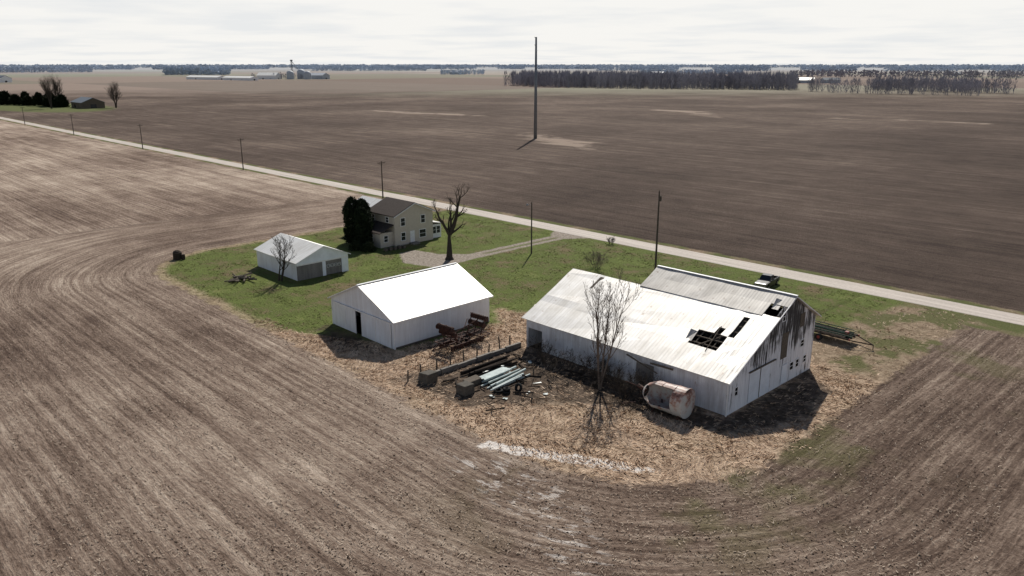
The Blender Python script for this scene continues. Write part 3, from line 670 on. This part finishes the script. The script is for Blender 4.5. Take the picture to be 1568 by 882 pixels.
mb.obj('tyres',MAT['tyre'],g,bevel=.03)
mb=MB()
for sx in(-1.012,1.012):
    for yy in(-1.85,1.75): mb.tube((sx-.01,yy,.39),(sx+.01,yy,.39),.22,.22,14)
mb.box(-.9,-2.88,.42,.9,-2.8,.6); mb.box(-.9,2.81,.42,.9,2.9,.58); mb.box(-.45,-2.82,.66,.45,-2.79,.9); mb.box(-.85,-2.82,.72,-.55,-2.79,.9); mb.box(.55,-2.82,.72,.85,-2.79,.9)
mb.obj('wheels_bumpers_lights',MAT['chrome'],g)
mb=MB(); mb.box(-.6,1.2,.63,.3,2.2,1.0); mb.tube((.4,1,.8),(.45,2.5,.85),.1,.1,8); mb.obj('cargo',MAT['log'],g)

# ------------------------------------------------------------------ flatbed trailer with folded boom on the deck
g=empty('flatbed_trailer',(-37.2,89.6,0),math.radians(-3))
mb=MB(); 
for yy in(-1.1,-.3,.5,1.2): mb.box(-4.4,yy-.07,.75,3.2,yy+.07,.9)
for xx in np.arange(-4.3,3.3,.45): mb.box(xx-.2,-1.25,.905,xx+.2,1.35,.96)
mb.tube((3.2,-1.1,.8),(5.6,0,.6),.07,.07,6); mb.tube((3.2,1.2,.8),(5.6,0,.6),.07,.07,6); mb.tube((5.6,0,.6),(5.6,0,0),.05,.05,6)
mb.obj('deck_and_tongue',MAT['log'],g)
mb=MB()
for k,yy in enumerate((-.9,-.3,.3,.85)): 
    mb.tube((-4.8+k*.3,yy,1.1+.12*(k%2)),(3.4-k*.2,yy+.1,1.15),.08,.08,6)
    if k%3==0:
        for xx in np.arange(-4,3,1.1): mb.tube((xx,yy,1.1),(xx+.5,yy,1.5),.04,.04,4)
        mb.tube((-4,yy,1.5),(2.8,yy,1.5),.05,.05,5)
mb.obj('folded_boom',MAT['green'],g)
mb=MB(); 
for xx in(-1.4,-.3):
    for yy in(-1.5,1.6): mb.tube((xx,yy-.14,.42),(xx,yy+.14,.42),.42,.42,16)
mb.obj('tyres',MAT['tyre'],g)
mb=MB(); 
for xx in(-1.4,-.3):
    for yy in(-1.65,1.75): mb.tube((xx,yy-.01,.42),(xx,yy+.01,.42),.2,.2,12)
mb.box(3.21,-1.3,.8,3.3,-1.0,1.0); mb.box(3.21,1.1,.8,3.3,1.4,1.0); mb.box(2.3,-.5,1.25,2.7,-.1,1.55)
mb.obj('rims_and_markers',MAT['red'],g)

# ------------------------------------------------------------------ rusty tank on its side
g=empty('rusty_tank',(-38.4,58.2,0),math.radians(4)); R_=1.42; mb=MB(); n=28
rings=[(-2.6,.6),(-2.3,.9),(-1.3,R_),(-.5,R_),(-.47,R_+.04),(-.42,R_),(.8,R_),(.83,R_+.04),(.88,R_),(1.9,R_),(1.93,R_+.05),(2.0,R_+.04),(2.0,R_-.05),(2.08,.7),(2.1,.02)]
vs=[];fs=[]
for k,(xx,rr) in enumerate(rings):
    for j in range(n):
        t_=2*math.pi*j/n; dent=1-.06*max(0,math.sin(t_*2+xx))
        vs.append((xx,rr*dent*math.cos(t_),1.5+rr*dent*math.sin(t_)))
for k in range(len(rings)-1):
    for j in range(n):
        if (k in(1,2,3,4,5) and 9<=j<=15): continue
        fs.append((k*n+j,k*n+(j+1)%n,(k+1)*n+(j+1)%n,(k+1)*n+j))
mb.add(vs,fs); ob=mb.obj('shell',MAT['tank'],g); md=ob.modifiers.new('s','SOLIDIFY'); md.thickness=.03
mb=MB()
for xx in(-1.2,1.5):
    for yy in(-.9,.9): mb.tube((xx,yy,0),(xx,yy*.8,.75),.07,.07,6)
    mb.box(xx-.08,-1.1,.1,xx+.08,1.1,.22)
mb.tube((-2.6,0,1.5),(-3.6,.2,1.7),.2,.2,10); mb.tube((-3.2,-.8,.4),(-4.4,-1.4,.1),.06,.06,5); mb.tube((-2.4,-1.2,2.3),(-4.0,-1.5,2.6),.04,.04,5)
mb.obj('cradle_and_pipes',MAT['rust'],g)

# ------------------------------------------------------------------ disc harrow with folded wings
g=empty('disc_harrow',(-66.4,56.4,0),math.radians(4)); mb=MB()
for xx in(-1.3,-.4,.5,1.4): mb.tube((xx,-3.2,.8),(xx,3.2,.8),.07,.07,4)
for yy in(-3.2,-1.6,0,1.6,3.2): mb.tube((-1.4,yy,.85),(1.5,yy,.85),.07,.07,4)
for sg in(-1,1):
    yb=sg*1.9
    for xx in(-1.1,0,1.1): mb.tube((xx,yb,.9),(xx+.1,yb+sg*.8,3.1),.07,.06,4)
    for q in(.3,.65,1): mb.tube((-1.3,yb+sg*.8*q,.9+2.1*q),(1.4,yb+sg*.8*q,.9+2.1*q),.07,.07,4)
    for k in range(8): 
        xx=-1.2+k*.35; mb.tube((xx,yb+sg*.5,2.0),(xx+.03,yb+sg*.5,2.0),.33,.33,10); mb.tube((xx,yb+sg*.95,2.7),(xx+.03,yb+sg*.95,2.7),.33,.33,10)
for k in range(14):
    yy=-2.7+k*.4
    for xx in(-1,.9): mb.tube((xx,yy,.33),(xx+.08,yy+.04,.33),.32,.32,12)
for xx in(-1,.9): mb.tube((xx,-2.8,.33),(xx,2.8,.33),.04,.04,5)
mb.tube((0,0,.8),(1.2,-3.9,2.4),.08,.06,5); mb.tube((-.6,-3.2,.8),(0,-5,.5),.08,.06,5); mb.tube((.6,-3.2,.8),(0,-5,.5),.08,.06,5); mb.tube((-.4,1,.9),(.4,1.4,2.7),.06,.06,5)
mb.tube((-1.2,-1.5,.9),(1,1.5,2.9),.07,.06,5); mb.tube((1.1,-1.7,.9),(-.8,1.6,2.6),.07,.06,5)
mb.obj('frame_and_discs',MAT['rust'],g)
mb=MB(); 
for yy in(-.7,.7): mb.tube((.1,yy-.13,.45),(.1,yy+.13,.45),.42,.42,14)
mb.obj('tyres',MAT['tyre'],g)

# ------------------------------------------------------------------ low wall, fence, scrap
random.seed(4)
mb=MB(); yy=45.8
while yy<60.6:
    L=random.uniform(1.2,2.4); j=random.uniform(-.08,.08); mb.box(-61.2+j,yy,0,-60.85+j,min(yy+L-.05,60.8),.5+random.uniform(-.1,.12)); yy+=L
mb.obj('low_retaining_wall',MAT['concrete'],None,(-61,53,0),bevel=.03)
mb=MB()
pts=[(-61.9+random.uniform(-.2,.2),44.9+k*1.9+random.uniform(-.3,.3)) for k in range(9)]
for (a,b_) in pts: mb.tube((a,b_,-.05),(a+random.uniform(-.15,.15),b_+random.uniform(-.15,.15),random.uniform(1.2,1.8)),.09,.08,6)
for p,q in zip(pts[:-1],pts[1:]):
    for h in(.5,.95): mb.tube((p[0],p[1],h),(q[0],q[1],h),.012,.012,3)
mb.obj('post_fence',MAT['wood'],None,(-61.7,52,0))
mb=MB()
for k in range(12):
    a=-56.2+k*.26+random.uniform(-.1,.1); z_=.1+(k%3)*.16; s_=random.uniform(-.8,.8)
    mb.tube((a,49.6+s_,z_),(a+random.uniform(-.7,.5),54.4+s_,z_+random.uniform(0,.2)),random.uniform(.08,.15),None,9)
for k in range(3): 
    a=-56.8+k*.45; mb.add([(a,50.2,.45+.05*k),(a+.45,50,.5+.05*k),(a+.3,54,.55+.05*k),(a-.2,54.1,.5+.05*k)],[(0,1,2,3)])
mb.obj('pipe_stack',MAT['pvc'],None,(-55,52,0))
mb=MB()
for k in range(7): 
    a=-59.4+k*.3; z_=.16+(k%3)*.2; mb.tube((a,50.3+random.uniform(-.4,.6),z_),(a+random.uniform(-.3,.4),56.3+random.uniform(-.6,.6),z_),.16,.12,8)
mb.obj('log_pile',MAT['log'],None,(-58.5,53,0))
def tyre(mb,c,R=.42,r=.13,tilt=0):
    n,k=18,8; vs=[]
    for i in range(n):
        a=2*math.pi*i/n
        for j in range(k):
            b_=2*math.pi*j/k; rr=R-r+ r*math.cos(b_); v=Vector((rr*math.cos(a),rr*math.sin(a),r*math.sin(b_)))
            if tilt: v=Vector((v.x,v.y*math.cos(tilt)-v.z*math.sin(tilt),v.y*math.sin(tilt)+v.z*math.cos(tilt)))
            vs.append(Vector(c)+v)
    mb.add(vs,[(i*k+j,((i+1)%n)*k+j,((i+1)%n)*k+(j+1)%k,i*k+(j+1)%k) for i in range(n) for j in range(k)])
mb=MB(); tyre(mb,(-52.4,50.2,.15)); tyre(mb,(-53.2,49.8,.15),.5); tyre(mb,(-52.5,50.3,.42),.4); tyre(mb,(-51.9,51.4,.4),.5,.15,1.2); mb.obj('scrap_tyres',MAT['tyre'],None,(-52.5,50.3,0),smooth=True)
def chunk(name,c,sx,sy,sz,seed,mat):
    random.seed(seed); mb=MB(); mb.box(-sx,-sy,0,sx,sy,sz); mb.v=[(a+random.uniform(-.1,.1),b_+random.uniform(-.1,.1),c_+random.uniform(-.08,.1)*(c_>0)) for a,b_,c_ in mb.v]
    ob=mb.obj(name,MAT[mat],None,bevel=.07); ob.location=c; return ob
chunk('concrete_block',(-55.3,47.2,0),.7,.65,1.0,3,'fabrik'); chunk('concrete_block',(-60.2,46.4,0),.65,.7,1.1,4,'fabrik')
chunk('wooden_crate',(-56.6,49.3,0),.5,.9,.6,5,'wood')
random.seed(11); mb=MB()
for k in range(60):
    a=random.uniform(-60,-49); b_=random.uniform(46.5,59.5); L=random.uniform(.5,2.2); t_=random.uniform(0,6.28)
    mb.tube((a,b_,random.uniform(.03,.2)),(a+L*math.cos(t_),b_+L*math.sin(t_),random.uniform(.05,.5)),random.uniform(.03,.09),None,5)
mb.obj('scrap_timber',MAT['log'],None,(-55,53,0))
random.seed(14); mb=MB()
for k in range(9):
    a=random.uniform(-59,-47); b_=random.uniform(47.5,58); t_=random.uniform(0,6.28); w_=random.uniform(.15,.35); l_=random.uniform(.4,1.); c_,s_=math.cos(t_),math.sin(t_)
    mb.add([(a+i_*l_*c_-j_*w_*s_,b_+i_*l_*s_+j_*w_*c_,.08+.12*random.random()) for i_,j_ in((-.5,-.5),(.5,-.5),(.5,.5),(-.5,.5))],[(0,1,2,3)])
mb.obj('sheet_scraps',MAT['pvc'],None,(-54,53,0))
random.seed(12); mb=MB()
for k in range(30):
    a=-111.9+random.uniform(-1.3,1.3); b_=50.4+random.uniform(-1,1); L=random.uniform(1,2.4); t_=random.uniform(0,6.28)
    mb.tube((a,b_,.1+random.uniform(0,.5)),(a+L*math.cos(t_),b_+L*math.sin(t_),.1+random.uniform(0,.5)),random.uniform(.06,.16),None,6)
mb.obj('brush_pile',MAT['wood'],None,(-111.9,50.4,0))
mb=MB(); mb.tube((0,0,0),(0,0,1.2),.75,.72,14); mb.tube((0,0,1.2),(.1,0,1.5),.72,.3,14); mb.tube((.9,.6,0),(.9,.6,.9),.3,.3,12); ob=mb.obj('burn_barrel',MAT['log'],None,bevel=.04); ob.location=(-132,48.9,0)
mb=MB()
for k in range(5): mb.box(-112.6+k*.1,77.6+k*.9,0,-111.9+k*.1,78.1+k*.9,.5+.1*(k%2))
mb.obj('planter_boxes',MAT['wood'],None,(-112,79,0),bevel=.03)

# ------------------------------------------------------------------ far farmsteads
def farbuilding(name,x_,y_,L,W,ze,zr,rz=0,roof='lightroof',wall='white'):
    g=empty(name,(x_,y_,0),rz); mb=MB(); mb.prism([(-W/2,0),(W/2,0),(W/2,ze),(0,zr-.2),(-W/2,ze)],'x',-L/2,L/2); mb.obj('walls',MAT[wall],g)
    mb=MB(); mb.prism([(-W/2-.5,ze-.2),(0,zr),(0,zr+.25),(-W/2-.5,ze+.05)],'x',-L/2-.4,L/2+.4); mb.prism([(W/2+.5,ze-.2),(0.01,zr),(0.01,zr+.25),(W/2+.5,ze+.05)],'x',-L/2-.4,L/2+.4); mb.obj('roof',MAT[roof],g)
    mb=MB(); mb.box(L/2+.01,-2,0,L/2+.1,2,3); mb.box(-L*.2,-W/2-.1,0,-L*.2+3,-W/2-.01,2.6); mb.box(L*.2,-W/2-.1,1,L*.2+1.2,-W/2-.01,2.2); mb.obj('doors',MAT['glass'],g)
def silo(x_,y_,r,h,mat='palewall'):
    mb=MB(); n=20; rings=[(r,0),(r,h)]+[(r*math.cos(k*math.pi/12),h+r*.8*math.sin(k*math.pi/12)) for k in range(1,6)]+[(.05,h+r*.82)]
    vs=[(a*math.cos(2*math.pi*j/n),a*math.sin(2*math.pi*j/n),b_) for a,b_ in rings for j in range(n)]
    mb.add(vs,[(k*n+j,k*n+(j+1)%n,(k+1)*n+(j+1)%n,(k+1)*n+j) for k in range(len(rings)-1) for j in range(n)]); ob=mb.obj('silo',MAT[mat],smooth=True); ob.location=(x_,y_,0)
farbuilding('farm_shed',-661,192,26,16,4.2,7.5,0,'steel','wood')
farbuilding('distant_barn',-1700,735,110,22,5,8,.2,'garroof'); farbuilding('distant_barn',-1570,750,90,20,5,8,.2,'garroof'); farbuilding('distant_barn',-1640,850,46,24,8,14,.6,'garroof'); farbuilding('distant_barn',-1580,935,50,24,8,13,.3,'palewall','palewall')
farbuilding('distant_barn',-1700,352,40,22,7,12,.3,'steel'); silo(-1695,325,6,26,'steel'); silo(-1712,330,5,20,'steel')
silo(-1600,880,8,12); silo(-1615,915,9,14); silo(-1570,905,8,11)
farbuilding('distant_barn',-656,1352,36,18,5,9,.4,'garroof','palewall'); farbuilding('distant_barn',-620,1380,30,14,5,9,.9,'steel','palewall')
farbuilding('distant_barn',-800,2600,40,20,5,9,.4,'palewall','palewall'); farbuilding('distant_barn',-2000,1700,50,24,6,11,.4,'palewall','palewall'); farbuilding('distant_barn',-1500,2100,44,20,5,9,.1,'palewall','palewall')
treemass('farmstead_trees',[(-1660+random.uniform(-60,60),900+random.uniform(-70,70)) for i in range(30)],14,MAT['woods'],.6,40,4)
g=empty('grain_elevator_leg',(-1618,895,0)); mb=MB()
for sx in(-2,2):
    for sy in(-2,2): mb.tube((sx,sy,0),(sx*.5,sy*.5,40),.35,.3,4)
for k in range(8): mb.tube((-2,-2,k*5),(2,2,k*5+5),.2,.2,4); mb.tube((2,-2,k*5),(-2,2,k*5+5),.2,.2,4)
mb.box(-2,-2,38,2,2,41); mb.tube((0,0,39),(14,8,20),.5,.5,6); mb.obj('lattice_and_head',MAT['steel'],g)

# ------------------------------------------------------------------ dry grass, turf, residue, clods
def blades(name,px,py,k,hmin,hvar,leanamp,mat,ww0=.03):
    n=len(px); bx=np.repeat(px,k)+rng.normal(0,.1,n*k); by=np.repeat(py,k)+rng.normal(0,.1,n*k); m_=n*k
    hh=hmin+hvar*rng.random(m_)*np.repeat(.4+rng.random(n),k); a=rng.random(m_)*2*np.pi; ww=ww0+.04*rng.random(m_)
    swirl=np.array([mnoise.noise(Vector((q*.12,r_*.12,3)))*7 for q,r_ in zip(px,py)])
    lean=np.repeat(np.stack([np.cos(swirl),np.sin(swirl)],1)*leanamp,k,0)+rng.normal(0,leanamp*.45,(m_,2))
    V=np.stack([np.stack([bx-ww*np.cos(a),by-ww*np.sin(a),0*bx],1),np.stack([bx+ww*np.cos(a),by+ww*np.sin(a),0*bx],1),np.stack([bx+lean[:,0],by+lean[:,1],hh],1)],1).reshape(-1,3)
    npmesh(name,V,np.arange(len(V)).reshape(-1,3),MAT[mat])
def in_buildings(px,py):
    return ((px>-60.7)&(px<-33.9)&(py>60.9)&(py<79))|((px>-84.2)&(px<-70)&(py>49)&(py<65))|((np.abs(px+55.5)<4.5)&(np.abs(py-52.5)<4.5))|((px>-118.5)&(px<-105)&(py>56)&(py<66))|((px>-131)&(px<-113)&(py>78)&(py<93))
n=70000; px=rng.uniform(-92,-20,n); py=rng.uniform(38,112,n)
_,dd=yard_rows(px,py); ds=poly_sdf(px,py,STRAW)
den=np.where(py>80,.1,1.0)*np.where(poly_sdf(px,py,DIRT_SHADE)<0,.25,1)*np.where(poly_sdf(px,py,[(-41,61),(-34.2,61),(-34.2,78),(-29.5,74),(-28.5,66),(-31,59),(-35,56.5),(-40,57)])<0,.2,1)
keep=(dd+rng.normal(0,.7,n)<-.3)&((ds<0)|(dd>-2.5))&~in_buildings(px,py)&(rng.random(n)<den)
blades('dry_grass',px[keep],py[keep],3,.05,.2,.32,'straw')
n=45000; px=rng.uniform(-136,-38,n); py=rng.uniform(42,111,n)
_,dd=yard_rows(px,py); ds=poly_sdf(px,py,STRAW); ddr=poly_sdf(px,py,[(-100.6,114),(-96.5,114),(-96.5,77),(-103,75),(-109.5,78.5),(-109.5,82),(-104,83)])
cl=np.array([mnoise.noise(Vector((a*.35,b_*.35,9))) for a,b_ in zip(px,py)])
keep=(dd<-1)&(ds>.5)&~in_buildings(px,py)&(ddr>0)&(cl+rng.normal(0,.2,n)>.05)
blades('lawn_tufts',px[keep],py[keep],3,.03,.09,.1,'turf')
def scatter(name,n,mat,size,flat=True):
    # crop debris in the fields in front of and around the farmyard
    az=rng.uniform(-.62,.62,n); r=38+(110)*rng.random(n)**1.3
    X_=r*np.sin(az); Y_=r*np.cos(az); px=.697*X_-.717*Y_; py=.717*X_+.697*Y_
    s_,dd=yard_rows(px,py); cl=np.array([mnoise.noise(Vector((a*.06,b_*1.1,0))) for a,b_ in zip(s_,dd)])
    kp=(dd+rng.normal(0,.4,n)>.3)&(cl+rng.normal(0,.35,n)>0)&(py<107); px=px[kp];py=py[kp];n=len(px)
    L=size*(.35+1.0*rng.random(n)**2); W_=L*(.22 if flat else .7); a=rng.random(n)*np.pi; c,s_=np.cos(a),np.sin(a); z0=.02+.05*rng.random(n); tl=rng.normal(0,.05,n)
    if flat:
        V=np.stack([np.stack([px+i_*L*c-j_*W_*s_,py+i_*L*s_+j_*W_*c,z0+i_*tl+.03],1) for i_,j_ in((-1,-1),(1,-1),(1,1),(-1,1))],1).reshape(-1,3); F=np.arange(len(V)).reshape(-1,4)
    else:
        V=np.stack([np.stack([px+L*c,py+L*s_,0*px],1),np.stack([px-L*s_,py+W_*c,0*px],1),np.stack([px-L*c,py-W_*s_,0*px],1),np.stack([px+tl,py+tl,L*.8],1)],1).reshape(-1,3)
        b_=np.arange(n)*4; F=np.concatenate([np.stack([b_,b_+1,b_+3],1),np.stack([b_+1,b_+2,b_+3],1),np.stack([b_+2,b_,b_+3],1)])
    npmesh(name,V,F,MAT[mat])
scatter('crop_residue',130000,'residue',.085)
scatter('soil_clods',60000,'clod',.09,False)
